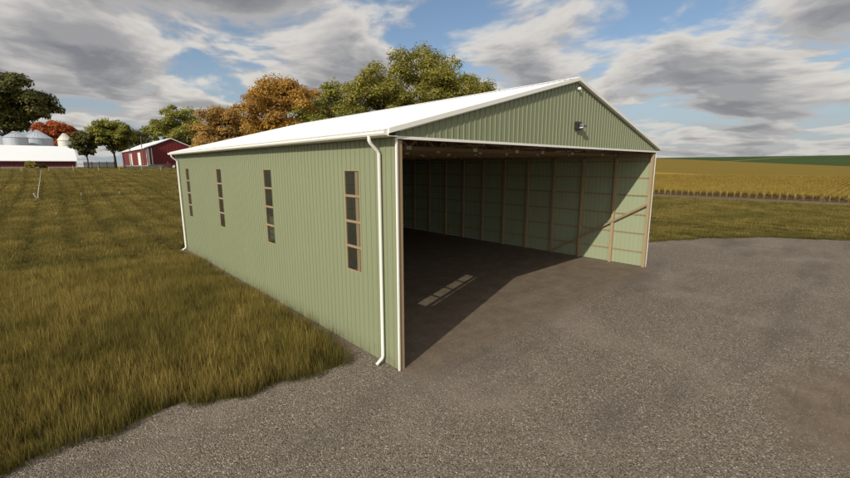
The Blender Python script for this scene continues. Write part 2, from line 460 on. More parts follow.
# corner trims, header trim
for x0, x1 in ((-.024, .012), (W-.03, W+.024)):
    for y0, y1, yo in ((-.026, -.020, -.026), (L+.020, L+.026, L-.03)):
        mb = MB(); mb.box(x0, x1, y0, y1, .02, 5.93 if y0 < 0 else 5.93)
        xs = (x0-.004, x0) if x0 < 1 else (x1, x1+.004)
        mb.box(xs[0], xs[1], yo-.002 if y0 < 0 else L-.03, .022 if y0 < 0 else L+.028, .02, 5.925)
        mb.build('corner_trim', M['white'], barn)
mb = MB(); mb.box(-.024, W+.024, -.040, -.028, 5.875, 5.945); mb.box(-.02, W+.02, -.028, .10, 5.875, 5.883); mb.build('header_trim', M['white'], barn, bevel=.004)
# posts, girts, boards
PW = .14
xpl = (.035, .035+PW); xpr = (W-.035-PW, W-.035)
posts = []
for i in range(13):
    y = min(max(i*BAY, .075), L-.11)
    for xa, xb in (xpl, xpr):
        mb = MB(); mb.box(xa, xb, y-PW/2, y+PW/2, -.2, 5.62 if i else 5.85); posts.append(mb.build('post', M['wood_v'], barn, bevel=.006))
for xr in np.linspace(0, W, 8)[1:-1]:
    mb = MB(); mb.box(xr-PW/2, xr+PW/2, L-.035-PW, L-.035, -.2, 5.62); mb.build('post', M['wood_v'], barn, bevel=.006)
for z in (.77, 1.74, 2.72, 3.71, 4.62, 5.45):
    for side in (0, 1):
        y0, y1 = .15, L-.05
        segs = [(y0, y1)]
        if side == 0 and WZ0 < z < WZ1:     # girts stop at the window openings
            segs = []; a = y0
            for y in WIN_Y: segs.append((a, y-.03)); a = y+WW+.03
            segs.append((a, y1))
        for a, b in segs:
            mb = MB()
            if side == 0: mb.box(.003, .034, a, b, z-.03, z+.03)
            else: mb.box(W-.034, W-.003, a, b, z-.03, z+.03)
            mb.build('girt', M['wood_y'], barn)
for z in (.77, 1.74, 2.72, 3.71, 4.62, 5.45):
    mb = MB(); mb.box(.05, W-.05, L-.034, L-.003, z-.022, z+.022); mb.build('girt', M['wood_x'], barn)
# diagonal braces, corner post half way up down to the foot of the third post
for x in (.035+PW+.022, W-.035-PW-.022):
    mb = MB(); mb.beam((x, .12, 3.28), (x, 5.46, .08), .036, .10, up=(0,.5,1)); mb.build('brace', M['wood_y'], barn, bevel=.004)
mb = MB(); mb.box(.036, W-.036, .006, .044, 5.87, 6.05); mb.build('header_beam', M['wood_x'], barn)
mb = MB(); mb.box(.18, W-.18, .106, .144, 5.87, 6.05); mb.build('header_beam', M['wood_x'], barn)
for xa, xb in ((.036, .074), (W-.074, W-.036)):
    mb = MB(); mb.box(xa, xb, .17, L-.04, 5.62, 5.85); mb.build('eave_beam', M['wood_y'], barn)
# trusses
zc0 = 5.72
def truss(y):
    mb = MB(); zt = lambda x: 6.16+.261*min(x, W-x)-.17
    w = .04
    mb.beam((.08, y, zc0+.05), (W-.08, y, zc0+.05), w, .12)
    for s in (-1, 1):
        X = lambda x: x if s < 0 else W-x
        mb.beam((X(.04), y, zt(.04)-.02), (X(W/2-.001*s), y, zt(W/2)-.02), w, .12)
        nodes_b = [1.9, 4.9, W/2-.9]; nodes_t = [1.2, 3.4, 6.2, W/2]
        chain = [(nodes_t[0],1),(nodes_b[0],0),(nodes_t[1],1),(nodes_b[1],0),(nodes_t[2],1),(nodes_b[2],0),(nodes_t[3],1)]
        for (xa, ta), (xb, tb) in zip(chain[:-1], chain[1:]):
            pa = (X(xa), y+.001, zt(xa)-.05 if ta else zc0+.07); pb = (X(xb), y+.001, zt(xb)-.05 if tb else zc0+.07)
            mb.beam(pa, pb, w*.9, .085, up=(0,0,1) if abs(xa-xb) > .05 else (1,0,0))
    o = mb.build('truss', M['wood_x'], barn)
    for x in (.35, 1.9, 4.9, W/2-.9, W/2+.9, W-4.9, W-1.9, W-.35):
        g = MB(); g.box(x-.10, x+.10, y-w/2-.004, y-w/2-.001, zc0+.01, zc0+.12); g.box(x-.10, x+.10, y+w/2+.001, y+w/2+.004, zc0+.01, zc0+.12)
        g.build('gusset_plate', M['galv'], o)
for i in range(1, 13): truss(min(i*BAY, L-.16) + .0)
# longitudinal lateral ties nailed on top of bottom chords
for x in (3.4, 6.6, W-6.6, W-3.4):
    mb = MB(); mb.box(x-.045, x+.045, .16, L-.06, zc0+.112, zc0+.148); mb.build('lateral_tie', M['wood_y'], barn)
# purlins
for s in (-1, 1):
    for k in range(11):
        x = .25 + k*.77; X = x if s < 0 else W-x
        zt = 6.16+.261*x-.075
        mb = MB(); mb.box(X-.045, X+.045, .01, L-.01, zt-.028, zt+.028); mb.build('purlin', M['wood_y'], barn)
# windows
def window(y):
    fr = MB(); y0, y1 = y, y+WW; t = .028
    for (a, b, c, d) in ((y0, y0+t, WZ0, WZ1), (y1-t, y1, WZ0, WZ1), (y0+t, y1-t, WZ0, WZ0+t), (y0+t, y1-t, WZ1-t, WZ1)):
        fr.box(-.004, .032, a, b, c, d)
    o = fr.build('window', M['wood_v'], barn)
    q = (WZ1-WZ0)/4
    for k in (1, 2, 3):
        z = WZ0+q*k; m2 = MB(); m2.box(-.002, .031, y0+t, y1-t, z-.035, z+.035); m2.build('window_rail', M['wood_y'], o)
    g = MB()
    for k in range(4):
        za = WZ0+q*k+(.035 if k else t); zb = WZ0+q*(k+1)-(.035 if k < 3 else t)
        g.box(.010, .014, y0+t, y1-t, za, zb)
    g.build('pane', M['glass'], o)
for y in WIN_Y: window(y)
# lamp above the opening: black back box, angled hood, pale lens
lp = MB(); lp.box(8.24, 8.58, -.12, -.026, 6.54, 6.82); lamp = lp.build('wall_lamp', M['black'], barn, bevel=.012)
hd = MB(); hd.prism([(-.122,6.76),(-.26,6.72),(-.285,6.68),(-.27,6.64),(-.122,6.62)], 'x', 8.40, 8.68); hd.build('lamp_head', flat('lamp_head_grey', (.16,.16,.16), .35, .3), lamp, bevel=.02)
ln = MB(); ln.prism([(-.265,6.638),(-.122,6.618),(-.122,6.59),(-.24,6.60)], 'x', 8.42, 8.66); ln.build('lamp_lens', M['lens'], lamp)
sn = MB(); sn.tube([(8.33,-.03,7.96),(8.33,-.09,7.96),(8.33,-.13,7.93)], [.055,.06,.04], 12); sn.build('light_sensor', M['lens'], barn, smooth=True)

# ------------------------------------------------------------------ vegetation
def leafmat(name, dark, mid, lite, trans=.42):
    m = NT(name); g = m.node('ShaderNodeNewGeometry'); p = m.coord('Object')
    r = g.outputs['Random Per Island']; n = m.noise(p, .35, 3)
    k = m.math('MULTIPLY_ADD', r, .55, m.math('MULTIPLY', m.smooth(n, .3, .7), .45))
    c = m.ramp(k, [(.1, dark), (.5, mid), (.9, lite)])
    m.col(c); m.set(.6, 0, .25)
    tr = m.node('ShaderNodeBsdfTranslucent'); m.link(c, tr.inputs['Color'])
    mx = m.node('ShaderNodeMixShader'); mx.inputs[0].default_value = trans
    m.link(m.b.outputs[0], mx.inputs[1]); m.link(tr.outputs[0], mx.inputs[2]); m.link(mx.outputs[0], m.n['Material Output'].inputs['Surface'])
    return m.m
LM = {
 'oak': leafmat('oak_leaves', (0.041,0.044,0.011), (0.101,0.101,0.023), (0.223,0.200,0.043)),
 'olive': leafmat('olive_leaves', (0.095,0.094,0.018), (0.242,0.220,0.039), (0.441,0.378,0.066)),
 'lime': leafmat('lime_leaves', (0.109,0.113,0.020), (0.240,0.244,0.043), (0.480,0.392,0.073)),
 'orange': leafmat('orange_leaves', (0.202,0.106,0.024), (0.403,0.224,0.044), (0.645,0.394,0.074)),
 'brownor': leafmat('brown_orange_leaves', (0.222,0.122,0.034), (0.403,0.241,0.066), (0.605,0.406,0.108)),
 'redor': leafmat('red_orange_leaves', (0.197,0.046,0.015), (0.406,0.098,0.022), (0.590,0.170,0.037)),
 'yellow': leafmat('yellow_bush_leaves', (0.180,0.145,0.026), (0.375,0.290,0.052), (0.570,0.435,0.091)),
}
barkm = flat('bark', (.075,.058,.042), .95, 0, .35, 3)

def tree(name, x, y, height, rad, crown_low, leaf, label, n_leaf=16000, lsize=.34, seed=1, group='trees behind the farmyard', squash=1.0, nclump=95, gap=.0, clump_r=.19, fork=False, trunk_r=None):
    g = np.random.default_rng(seed); z0 = float(H(np.array(x), np.array(y))); n_leaf = int(n_leaf*1.8)
    root = thing(name, (x, y, z0-.1), label, 'tree', group)
    zc = (height+crown_low)/2; hz = (height-crown_low)/2
    # clump centres fill the crown, most of them near its surface
    cs = []
    while len(cs) < nclump:
        d = g.normal(size=3); d /= np.linalg.norm(d); r = g.uniform(.2, 1)**.5
        lump = 1.06 + .11*math.sin(3*math.atan2(d[1], d[0])+seed) + .12*math.sin(5*d[2]+2.3*seed+2*d[0]) + g.normal()*.05
        p = d*r*lump*.86
        if p[2] < -.75: continue
        if p[2] < 0: p[:2] *= (1 - .25*p[2]*p[2])
        c = np.array([p[0]*rad, p[1]*rad, zc+p[2]*hz])
        cs.append(c)
    cs = np.array(cs)
    cr = rad*clump_r*1.35*g.uniform(.65, 1.3, len(cs))
    # leaves
    idx = g.integers(0, len(cs), n_leaf)
    d = g.normal(size=(n_leaf, 3)); d /= np.linalg.norm(d, axis=1)[:, None]
    d[:, 2] = np.where(d[:, 2] < -.35, -d[:, 2]*.6, d[:, 2])
    rr = g.uniform(.25, 1, n_leaf)**.6
    pos = cs[idx] + d*(rr*cr[idx])[:, None]*np.array([1.05, 1.05, .95])
    a = g.normal(size=(n_leaf, 3)) + d*.2; a /= np.linalg.norm(a, axis=1)[:, None]
    nrm = d*1.3 + g.normal(size=(n_leaf, 3))*.5 + np.array([0,0,.3]); b = np.cross(nrm, a); b /= np.linalg.norm(b, axis=1)[:, None]
    a = np.cross(b, nrm); a /= np.linalg.norm(a, axis=1)[:, None]
    s = lsize*g.uniform(.55, 1.35, n_leaf)[:, None]
    v = np.stack([pos-a*s*.6, pos+b*s*.42+a*s*.05, pos+a*s*.65, pos-b*s*.42+a*s*.05], 1).reshape(-1, 3)
    f = np.arange(n_leaf*4).reshape(-1, 4)
    me = np_mesh('crown', v, f, LM[leaf]); o = bpy.data.objects.new('crown', me); link(o, root)
    # trunk and limbs
    tb = MB(); tr = trunk_r or height*.022
    top = np.array([g.normal()*.3, g.normal()*.3, crown_low + hz*.9]); mid = np.array([g.normal()*.25, g.normal()*.25, crown_low*.75])
    tb.tube([(0,0,-.3), (0,0,.35), tuple(mid*.5+np.array([0.05,0,0])), tuple(mid), tuple((mid+top)/2+g.normal(size=3)*.2), tuple(top)], [tr*1.7, tr*1.15, tr, tr*.85, tr*.5, tr*.15], 10)
    order = np.argsort(-np.linalg.norm(cs[:, :2], axis=1))
    for k in order[:: max(1, len(order)//26)]:
        e = cs[k]; t = g.uniform(.15, .8); st = mid*(1-t*.9)+top*t*.9
        if e[2] < st[2]: st = mid*.98
        bend = st*.5+e*.5 + np.array([0,0,-np.linalg.norm((e-st)[:2])*.10+.2]) + g.normal(size=3)*.2
        bend[:2] = st[:2]*.45+e[:2]*.55
        r0 = tr*(.42-.25*t)
        tb.tube([tuple(st), tuple(bend), tuple(e)], [r0, r0*.6, r0*.18], 6)
        for q in range(2):
            e2 = cs[g.integers(len(cs))]
            if np.linalg.norm(e2-e) < rad*.5: tb.tube([tuple(bend), tuple((bend+e2)/2+g.normal(size=3)*.15), tuple(e2)], [r0*.4, r0*.25, r0*.08], 5)
    tb.build('trunk', barkm, root, smooth=True)
    return root

FG = 'farm trees on the far left'
BG = 'trees rising behind the green barn'
tree('oak_tree', -14.9, 215, 34.0, 16.8, 11.8, 'oak', 'huge dark green oak at the left edge with spreading crown above the silver grain bins', 40000, .75, 3, FG, nclump=130, clump_r=.16, trunk_r=.75)
tree('shade_tree', 3.1, 141, 10.1, 3.2, 3.3, 'oak', 'small dark green tree between the white roofed shed and the big forked tree', 9000, .34, 4, FG, nclump=55, clump_r=.22)
tree('shade_tree', 9.6, 142, 14.2, 6.1, 4.6, 'lime', 'round yellow-green tree with forked trunk left of the red barn', 17000, .36, 11, FG, nclump=80)
tree('shade_tree', 23.5, 212, 15.4, 8.4, 3.0, 'oak', 'dark tree rising behind the low end of the red barn', 14000, .46, 6, FG, nclump=70)
tree('autumn_maple', -.9, 198, 16.8, 6.7, 5.0, 'redor', 'bright orange-red autumn tree behind the silver grain bins', 22000, .52, 8, FG, nclump=90)
tree('leafy_tree', 42.6, 215, 28.0, 11.8, 5, 'lime', 'green tree behind the red barn gable, first of the row on the left', 20000, .58, 12, BG, nclump=90)
tree('autumn_tree', 20.2, 80, 15.0, 6.2, 3.0, 'brownor', 'smaller brown-orange tree between the green tree and the tall orange one', 20000, .28, 13, BG, nclump=100)
tree('autumn_tree', 25.6, 63, 20.2, 8.6, 3.0, 'orange', 'tall orange autumn tree, the largest orange crown above the white roof', 30000, .29, 14, BG, nclump=140, clump_r=.16)
tree('leafy_tree', 31.2, 57, 17.8, 6.4, 3.0, 'lime', 'narrow green tree squeezed between the tall orange tree and the olive ones', 17000, .27, 15, BG, nclump=85)
tree('leafy_tree', 34.2, 48, 20.4, 7.2, 4.0, 'olive', 'olive green tree above the white roof, left neighbour of the tallest crown', 28000, .25, 16, BG, nclump=120, clump_r=.17)
tree('leafy_tree', 44.6, 48, 24.8, 10.6, 5.0, 'olive', 'broad olive green tree with the tallest crown above the white barn roof', 46000, .27, 17, BG, nclump=190, clump_r=.15)
tree('leafy_tree', 58.8, 49, 22.6, 7.0, 5.0, 'olive', 'olive green tree at the right end of the row, beside the barn ridge', 24000, .26, 18, BG, nclump=110, clump_r=.18)

def bush(x, y, r, h, leaf, label, n=2500, ls=.2, seed=1):
    g = np.random.default_rng(seed); z0 = float(H(np.array(x), np.array(y)))
    root = thing('bush', (x, y, z0), label, 'bush')
    c = g.normal(size=(26, 3)); c /= np.linalg.norm(c, axis=1)[:, None]; c = c*g.uniform(.3, .8, (26, 1))*np.array([r, r, h*.5]) + np.array([0,0,h*.5])
    idx = g.integers(0, 26, n); d = g.normal(size=(n, 3)); d /= np.linalg.norm(d, axis=1)[:, None]
    pos = c[idx]+d*r*.33*g.uniform(.3, 1, (n, 1)); pos[:, 2] = np.abs(pos[:, 2])
    a = g.normal(size=(n, 3)); a /= np.linalg.norm(a, axis=1)[:, None]; b = np.cross(a, g.normal(size=(n, 3))); b /= np.linalg.norm(b, axis=1)[:, None]
    s = ls*g.uniform(.6, 1.3, (n, 1))
    v = np.stack([pos-a*s*.6, pos+b*s*.4, pos+a*s*.6, pos-b*s*.4], 1).reshape(-1, 3)
    o = bpy.data.objects.new('foliage', np_mesh('foliage', v, np.arange(n*4).reshape(-1, 4), LM[leaf])); link(o, root)
    tb = MB()
    for k in range(9): tb.tube([(0,0,-.05), tuple(c[k]*np.array([.5,.5,.5])), tuple(c[k])], [.05,.035,.015], 5)
    tb.build('stem', barkm, root)
bush(-8.3, 147.5, 1.5, 2.3, 'yellow', 'yellow-green bush in front of the long white roofed shed', seed=3)
bush(-15.2, 147.8, 1.1, 1.3, 'oak', 'low dark bush at the left edge by the shed wall', 1500, seed=4)
bush(-5.8, 147.9, 1.0, 1.4, 'oak', 'dark bush beside the shed wall, right of the yellow one', 1500, seed=5)

# ------------------------------------------------------------------ farm on the left
GZ = 4.72
def prof_wall(mb, a, b, z0, z1, P, per=.9, h=.03):
    n = int((b-a)/per*2); ts = np.linspace(a, b, n+1)
    vs = [P(t, h*(i % 2), z0) for i, t in enumerate(ts)] + [P(t, h*(i % 2), z1(t) if callable(z1) else z1) for i, t in enumerate(ts)]
    mb.add(vs, [(i, i+1, n+2+i, n+1+i) for i in range(n)])
sh = thing('livestock_shed', (0,0,0), 'long low dark red shed with a bright white roof at the far left', 'shed')
x0, x1, ye, yr = -34.0, 1.15, 150.0, 158.0
mb = MB(); prof_wall(mb, x0, x1, GZ+.5, 6.75, lambda t, h, z: (t, ye+.4-h, z)); prof_wall(mb, ye+.4, 2*yr-ye-.4, GZ+.5, lambda t: 6.8+(8-abs(t-yr))*.52, lambda t, h, z: (x1+h, t, z)); prof_wall(mb, ye+.4, 2*yr-ye-.4, GZ+.5, lambda t: 6.8+(8-abs(t-yr))*.52, lambda t, h, z: (x0-h, t, z)); prof_wall(mb, x0, x1, GZ+.5, 6.75, lambda t, h, z: (t, 2*yr-ye-.4+h, z)); mb.build('wall', M['red'], sh)
mb = MB(); mb.box(x0-.05, x1+.06, ye+.34, 2*yr-ye-.34, GZ-.6, GZ+.49); mb.build('foundation', M['concrete'], sh)
mb = MB(); mb.prism([(ye-.3,6.72),(yr,11.02),(2*yr-ye+.3,6.72),(2*yr-ye+.3,6.9),(yr,11.2),(ye-.3,6.9)], 'x', x0-.4, x1+.45); mb.build('roof', M['roof'], sh)
mb = MB(); mb.box(x1+.02, x1+.16, ye+.25, ye+.33, GZ, 6.74); mb.box(x1+.165, x1+.30, ye+.34, ye+.5, GZ, 6.76); mb.build('corner_trim', M['white'], sh)

rb = thing('red_barn', (0,0,0), 'dark red gabled barn with white trim left behind the green barn', 'barn')
bx0, bx1, by0, by1, be, bp = 18.9, 32.6, 150.0, 205.0, 11.0, 14.0
xm = (bx0+bx1)/2
mb = MB(); prof_wall(mb, bx0, bx1, GZ+.9, lambda t: bp-abs(t-xm)*(bp-be)/(xm-bx0), lambda t, h, z: (t, by0-h, z)); prof_wall(mb, bx0, bx1, GZ+.9, lambda t: bp-abs(t-xm)*(bp-be)/(xm-bx0), lambda t, h, z: (t, by1+h, z))
mb.build('gable_wall', M['red'], rb)
mb = MB(); prof_wall(mb, by0, by1, GZ+.9, be, lambda t, h, z: (bx0-h, t, z)); prof_wall(mb, by0, by1, GZ+.9, be, lambda t, h, z: (bx1+h, t, z)); mb.build('side_wall', M['red'], rb)
mb = MB(); mb.prism([(bx0-.5,be-.15),(xm,bp+.07),(bx1+.5,be-.15),(bx1+.5,be+.1),(xm,bp+.32),(bx0-.5,be+.1)], 'y', by0-.5, by1+.5); mb.build('roof', M['roof'], rb)
mb = MB(); mb.box(bx0-.1, bx1+.1, by0-.1, by1+.1, GZ-.6, GZ+.89); mb.build('foundation', M['concrete'], rb)
for yy, wd in ((150.2, .9), (162, 5.0), (180, 5.5), (203.5, 1.2)):
    mb = MB(); mb.box(bx0-.12, bx0-.04, yy, yy+wd, GZ+.95, be-.5 if wd < 2 else be-1.1); mb.build('sliding_door' if wd > 2 else 'corner_trim', M['white'], rb)
mb = MB(); mb.box(bx0-.03, bx0+.55, by0-.1, by0-.04, GZ+.92, be-.1); mb.build('corner_trim', M['white'], rb)
mb = MB(); mb.box(bx0+1.1, bx0+1.35, by0-.1, by0-.04, GZ+.92, be-.0); mb.build('downspout', M['white'], rb)

wl = MB(); wl.box(18.6, 25.2, 144.0, 144.35, GZ-.6, GZ+1.05); wl.box(18.55, 25.25, 143.95, 144.4, GZ+1.05, GZ+1.15)
tag(wl.build('low_wall', M['concrete'], bevel=.03), 'low pale concrete wall in front of the red barn gable', 'wall')
bk = MB(); bk.box(11.5, 24.5, 141.0, 141.3, GZ-.6, GZ+.62)
tag(bk.build('retaining_wall', flat('mossy_concrete', (.15,.14,.085), .95, 0, .3, .8), bevel=.02), 'long low mossy retaining wall left of the red barn', 'wall')

def grain_bin(x, y, r, he, hr, mat, label, name='grain_bin'):
    z0 = float(H(np.array(x), np.array(y)))-.1
    t = thing(name, (x, y, z0), label, 'grain bin', 'grain bins behind the shed')
    prof = []; n = int(he/.35)
    for i in range(n+1):
        prof.append((r+.03*(i % 2), he*i/n))
    b = MB(); b.lathe(prof, n=48); b.build('bin_wall', mat, t, smooth=True)
    c = MB(); c.lathe([(r+.18, he-.02), (r+.2, he+.03), (.55, he+hr), (.5, he+hr+.2), (.01, he+hr+.3)], n=40); c.build('cone_roof', mat, t)
    rbm = MB()
    for k in range(20):
        a = TAU*k/20; rbm.beam(((r+.15)*math.cos(a), (r+.15)*math.sin(a), he+.07), (.6*math.cos(a), .6*math.sin(a), he+hr+.05), .08, .08)
    rbm.build('roof_rib', mat, t)
    ld = MB()
    for s in (-.25, .25): ld.tube([(s, -r-.15, .3), (s, -r-.15, he)], .03, 5)
    for k in range(int(he/.6)): ld.tube([(-.25, -r-.15, .5+k*.6), (.25, -r-.15, .5+k*.6)], .02, 4)
    ld.build('ladder', M['galv'], t)
grain_bin(-11.2, 177, 2.9, 9.5, 1.7, M['bin'], 'silver grain bin farthest left, under the dark oak crown')
grain_bin(-6.0, 184, 3.8, 9.7, 2.6, M['bin'], 'wide blue-grey grain bin, between the left silver bin and the orange tree')
grain_bin(.55, 176, 1.95, 9.0, 2.1, M['binwhite'], 'small cream grain bin with cone roof near the right end of the shed')

# dark slatted windbreak
wb = thing('windbreak_fence', (0,0,0), 'dark slatted windbreak fence under the two round trees left of the red barn', 'fence')
mb = MB()
for k in range(46):
    x = 3.0+k*.155
    mb.box(x, x+.11, 150.0, 150.05, GZ+.05, GZ+1.9+.08*math.sin(k*2.1))
mb.build('slat_panel', M['slate'], wb)
for x in np.arange(3.0, 10.3, 1.8):
    mb = MB(); mb.box(x-.07, x+.07, 150.05, 150.2, GZ-.3, GZ+2.05); mb.build('post', M['slate'], wb)
mb = MB(); mb.box(2.95, 10.2, 150.07, 150.13, GZ+1.3, GZ+1.42); mb.build('rail', M['slate'], wb)
# utility poles by the red barn
def pole(x, y, h, label):
    z = float(H(np.array(x), np.array(y))); t = thing('utility_pole', (x, y, z), label, 'pole', 'bare poles by the red barn')
    mb = MB(); mb.tube([(0,0,-.3),(0,0,h*.5),(.03,0,h)], [.13,.11,.08], 8); mb.build('shaft', M['pole'], t, smooth=True)
    mb = MB(); mb.box(-.35, .35, -.05, .05, h-.6, h-.48); mb.build('crossarm', M['pole'], t)
pole(15.55, 136, 9.6, 'thin brown utility pole just left of the red barn gable')
pole(12.85, 138, 8.2, 'thinner pole in front of the red barn side wall, nearer the forked tree')

# red tractor by the barn, partly hidden by the green barn
def tractor(x, y, rz):
    z = float(H(np.array(x), np.array(y))); t = thing('tractor', (x, y, z), 'small red tractor parked by the gable of the red barn', 'tractor', rz=rz)
    redp = flat('tractor_red', (.32,.03,.03), .4)
    mb = MB(); mb.prism([(-.1,.9),(1.9,.85),(1.95,1.45),(1.8,1.6),(-.1,1.7)], 'y', -.38, .38); mb.build('bonnet', redp, t, bevel=.05)
    mb = MB(); mb.box(-1.5, 1.8, -.25, .25, .62, .88); mb.build('chassis', M['black'], t)
    for s in (-1, 1):
        w = MB(); w.tube([(-.95, s*.62, .8), (-.95, s*1.05, .8)], .8, 24); o = w.build('wheel', M['rubber'], t, bevel=.05)
        r_ = MB(); r_.tube([(-.95, s*.6, .8), (-.95, s*1.07, .8)], .42, 18); r_.build('rim', M['lens'], o)
        w = MB(); w.tube([(1.4, s*.55, .48), (1.4, s*.85, .48)], .48, 20); o = w.build('wheel', M['rubber'], t, bevel=.04)
        r_ = MB(); r_.tube([(1.4, s*.53, .48), (1.4, s*.87, .48)], .26, 16); r_.build('rim', M['lens'], o)
        f = MB()
        for k in range(8):
            a0, a1 = R(20+k*18), R(20+(k+1)*18)
            f.beam((-.95+.9*math.cos(a0), s*.84, .8+.9*math.sin(a0)), (-.95+.9*math.cos(a1), s*.84, .8+.9*math.sin(a1)), .44, .03, up=(0,0,1) if abs(math.cos((a0+a1)/2)) < .9 else (1,0,0))
        f.build('fender', redp, t)
    c = MB()
    for px_ in (-.15, -1.45):
        for s in (-.55, .55): c.tube([(px_, s, 1.5 if px_ < -1 else 1.6), (px_-.02, s*.95, 2.75)], .035, 6)
    c.build('cab_frame', M['black'], t)
    c = MB(); c.box(-1.6, .0, -.68, .68, 2.75, 2.86); c.build('cab_roof', redp, t, bevel=.04)
    c = MB(); c.box(-1.1, -.7, -.25, .25, 1.15, 1.25); c.box(-1.18, -1.08, -.25, .25, 1.25, 1.75); c.build('seat', M['black'], t)
    c = MB(); c.tube([(1.0,.0,1.6),(1.0,.0,2.3)], .045, 8); c.build('exhaust', M['galv'], t)
tractor(23.6, 141.5, 2.6)

# field fence on the left
def fence(pts, h, wires, mat, label, name='wire_fence', r=.055, lean=.03, group=None):
    g = np.random.default_rng(len(pts)); z = [float(H(np.array(a), np.array(b))) for a, b in pts]
    t = thing(name, (pts[0][0], pts[0][1], z[0]), label, 'fence', group)
    o = np.array([pts[0][0], pts[0][1], z[0]]); tops = []
    for (a, b), zz in zip(pts, z):
        p = np.array([a, b, zz])-o; l = g.normal(size=2)*lean; hh = h*g.uniform(.88, 1.1)
        mb = MB(); mb.tube([tuple(p+[0,0,-.3]), tuple(p+[l[0]*.5,l[1]*.5,hh*.5]), tuple(p+[l[0],l[1],hh])], [r*1.05, r, r*.9], 8)
        mb.build('post', mat, t, smooth=True); tops.append((p, l))
    for wz in wires:
        mb = MB(); mb.tube([tuple(p+[l[0]*wz/h, l[1]*wz/h-r*0, wz]) for p, l in tops], .006, 4); mb.build('wire', M['wire'], t)
fence([(-19+4.65*k+.2*math.sin(k*3), 127.5+.4*math.sin(k*2)) for k in range(9)], 1.35, (.5, .85, 1.2), M['postpale'], 'pale wooden post and wire fence across the field before the red barn and shed', r=.06)
fence([(65.6-.35*(k-4)+.3*math.sin(k*2.2), 1.37+4.55*(k-4)) if k < 7 else (66.2+.8*(k-6), 1.37+4.55*(k-4)) for k in range(11)], 1.05, (.45, .85), M['postwood'], 'sparse brown wooden post fence along the golden crop on the right', r=.055, lean=.06)

# white leaning dead sapling and short marker stakes in the grass field
mb = MB(); z = 1.09
mb.tube([(-7.05,66.3,z-.2),(-7.02,66.3,z+.5),(-6.86,66.3,z+1.3),(-6.58,66.35,z+2.5),(-6.33,66.4,z+3.75)], [.06,.055,.045,.035,.02], 7)
mb.tube([(-7.04,66.3,z+.02),(-7.25,66.28,z+.25),(-7.42,66.25,z+.72),(-7.36,66.25,z+.78)], [.07,.07,.06,.03], 7)
tag(mb.build('dead_sapling', M['bleached'], smooth=True), 'bleached leaning stick, a dead sapling with a hooked base, standing in the grass field', 'sapling')
for (x, y, h, lb) in ((-2.62,68.1,.5,'short pale stake in the grass, middle one of three, right of the leaning sapling'), (1.74,68.1,.5,'short pale stake in the grass nearest the red barn side of the field'), (-5.78,46.6,.42,'short pale stake in the grass nearest the camera, below the leaning sapling')):
    zz = float(H(np.array(x), np.array(y))); mb = MB(); mb.beam((x, y, zz-.2), (x+.05, y, zz+h), .07, .05, up=(0,1,0))
    tag(mb.build('marker_stake', M['bleached']), lb, 'stake', 'short pale stakes in the grass field')

# ------------------------------------------------------------------ grass and crop (instanced tufts)
def blademat(name, base, tips, trans=.35):
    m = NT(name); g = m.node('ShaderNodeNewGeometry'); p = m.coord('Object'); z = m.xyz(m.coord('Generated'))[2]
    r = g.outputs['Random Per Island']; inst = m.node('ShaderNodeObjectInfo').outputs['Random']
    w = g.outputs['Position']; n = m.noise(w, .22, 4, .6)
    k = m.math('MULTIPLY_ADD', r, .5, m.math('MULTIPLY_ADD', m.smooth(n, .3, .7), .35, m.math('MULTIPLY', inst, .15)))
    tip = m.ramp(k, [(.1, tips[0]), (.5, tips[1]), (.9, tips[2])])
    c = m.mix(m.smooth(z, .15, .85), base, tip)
    m.col(c); m.set(.6, 0, .2)
    tr = m.node('ShaderNodeBsdfTranslucent'); m.link(c, tr.inputs['Color'])
    mx = m.node('ShaderNodeMixShader'); mx.inputs[0].default_value = trans
    m.link(m.b.outputs[0], mx.inputs[1]); m.link(tr.outputs[0], mx.inputs[2]); m.link(mx.outputs[0], m.n['Material Output'].inputs['Surface'])
    return m.m
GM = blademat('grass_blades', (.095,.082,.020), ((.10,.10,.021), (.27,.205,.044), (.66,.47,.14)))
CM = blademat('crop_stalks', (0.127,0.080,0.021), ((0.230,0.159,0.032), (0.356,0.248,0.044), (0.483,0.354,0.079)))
def tuft(name, n, rad, h, w, mat, lean=.35, seed=0):
    g = np.random.default_rng(seed); a = g.uniform(0, TAU, n); r = rad*np.sqrt(g.uniform(0, 1, n))
    p0 = np.stack([r*np.cos(a), r*np.sin(a), np.full(n, -.04)], 1)
    hh = h*g.uniform(.4, 1.0, n); hh = np.where(g.uniform(0, 1, n) < .08, hh*1.35, hh); la = g.uniform(0, TAU, n); ll = lean*hh*g.uniform(.1, 1, n)
    d = np.stack([np.cos(la)*ll, np.sin(la)*ll, hh], 1)
    fa = g.uniform(0, TAU, n); sd = np.stack([np.cos(fa), np.sin(fa), np.zeros(n)], 1)*w*g.uniform(.6, 1.2, (n, 1))
    m_ = p0 + d*np.array([.3, .3, .55]); t = p0 + d
    v = np.stack([p0-sd/2, p0+sd/2, m_-sd*.4, m_+sd*.4, t-sd*.06, t+sd*.06], 1).reshape(-1, 3)
    b = np.arange(n)[:, None]*6
    f = np.concatenate([b+np.array([0,1,3,2]), b+np.array([2,3,5,4])])
    me = np_mesh(name, v, f, mat); return bpy.data.objects.new(name, me)
CE = blademat('pale_crop_stalks', (.24,.165,.06), ((.36,.26,.08), (.46,.35,.12), (.56,.44,.18)))
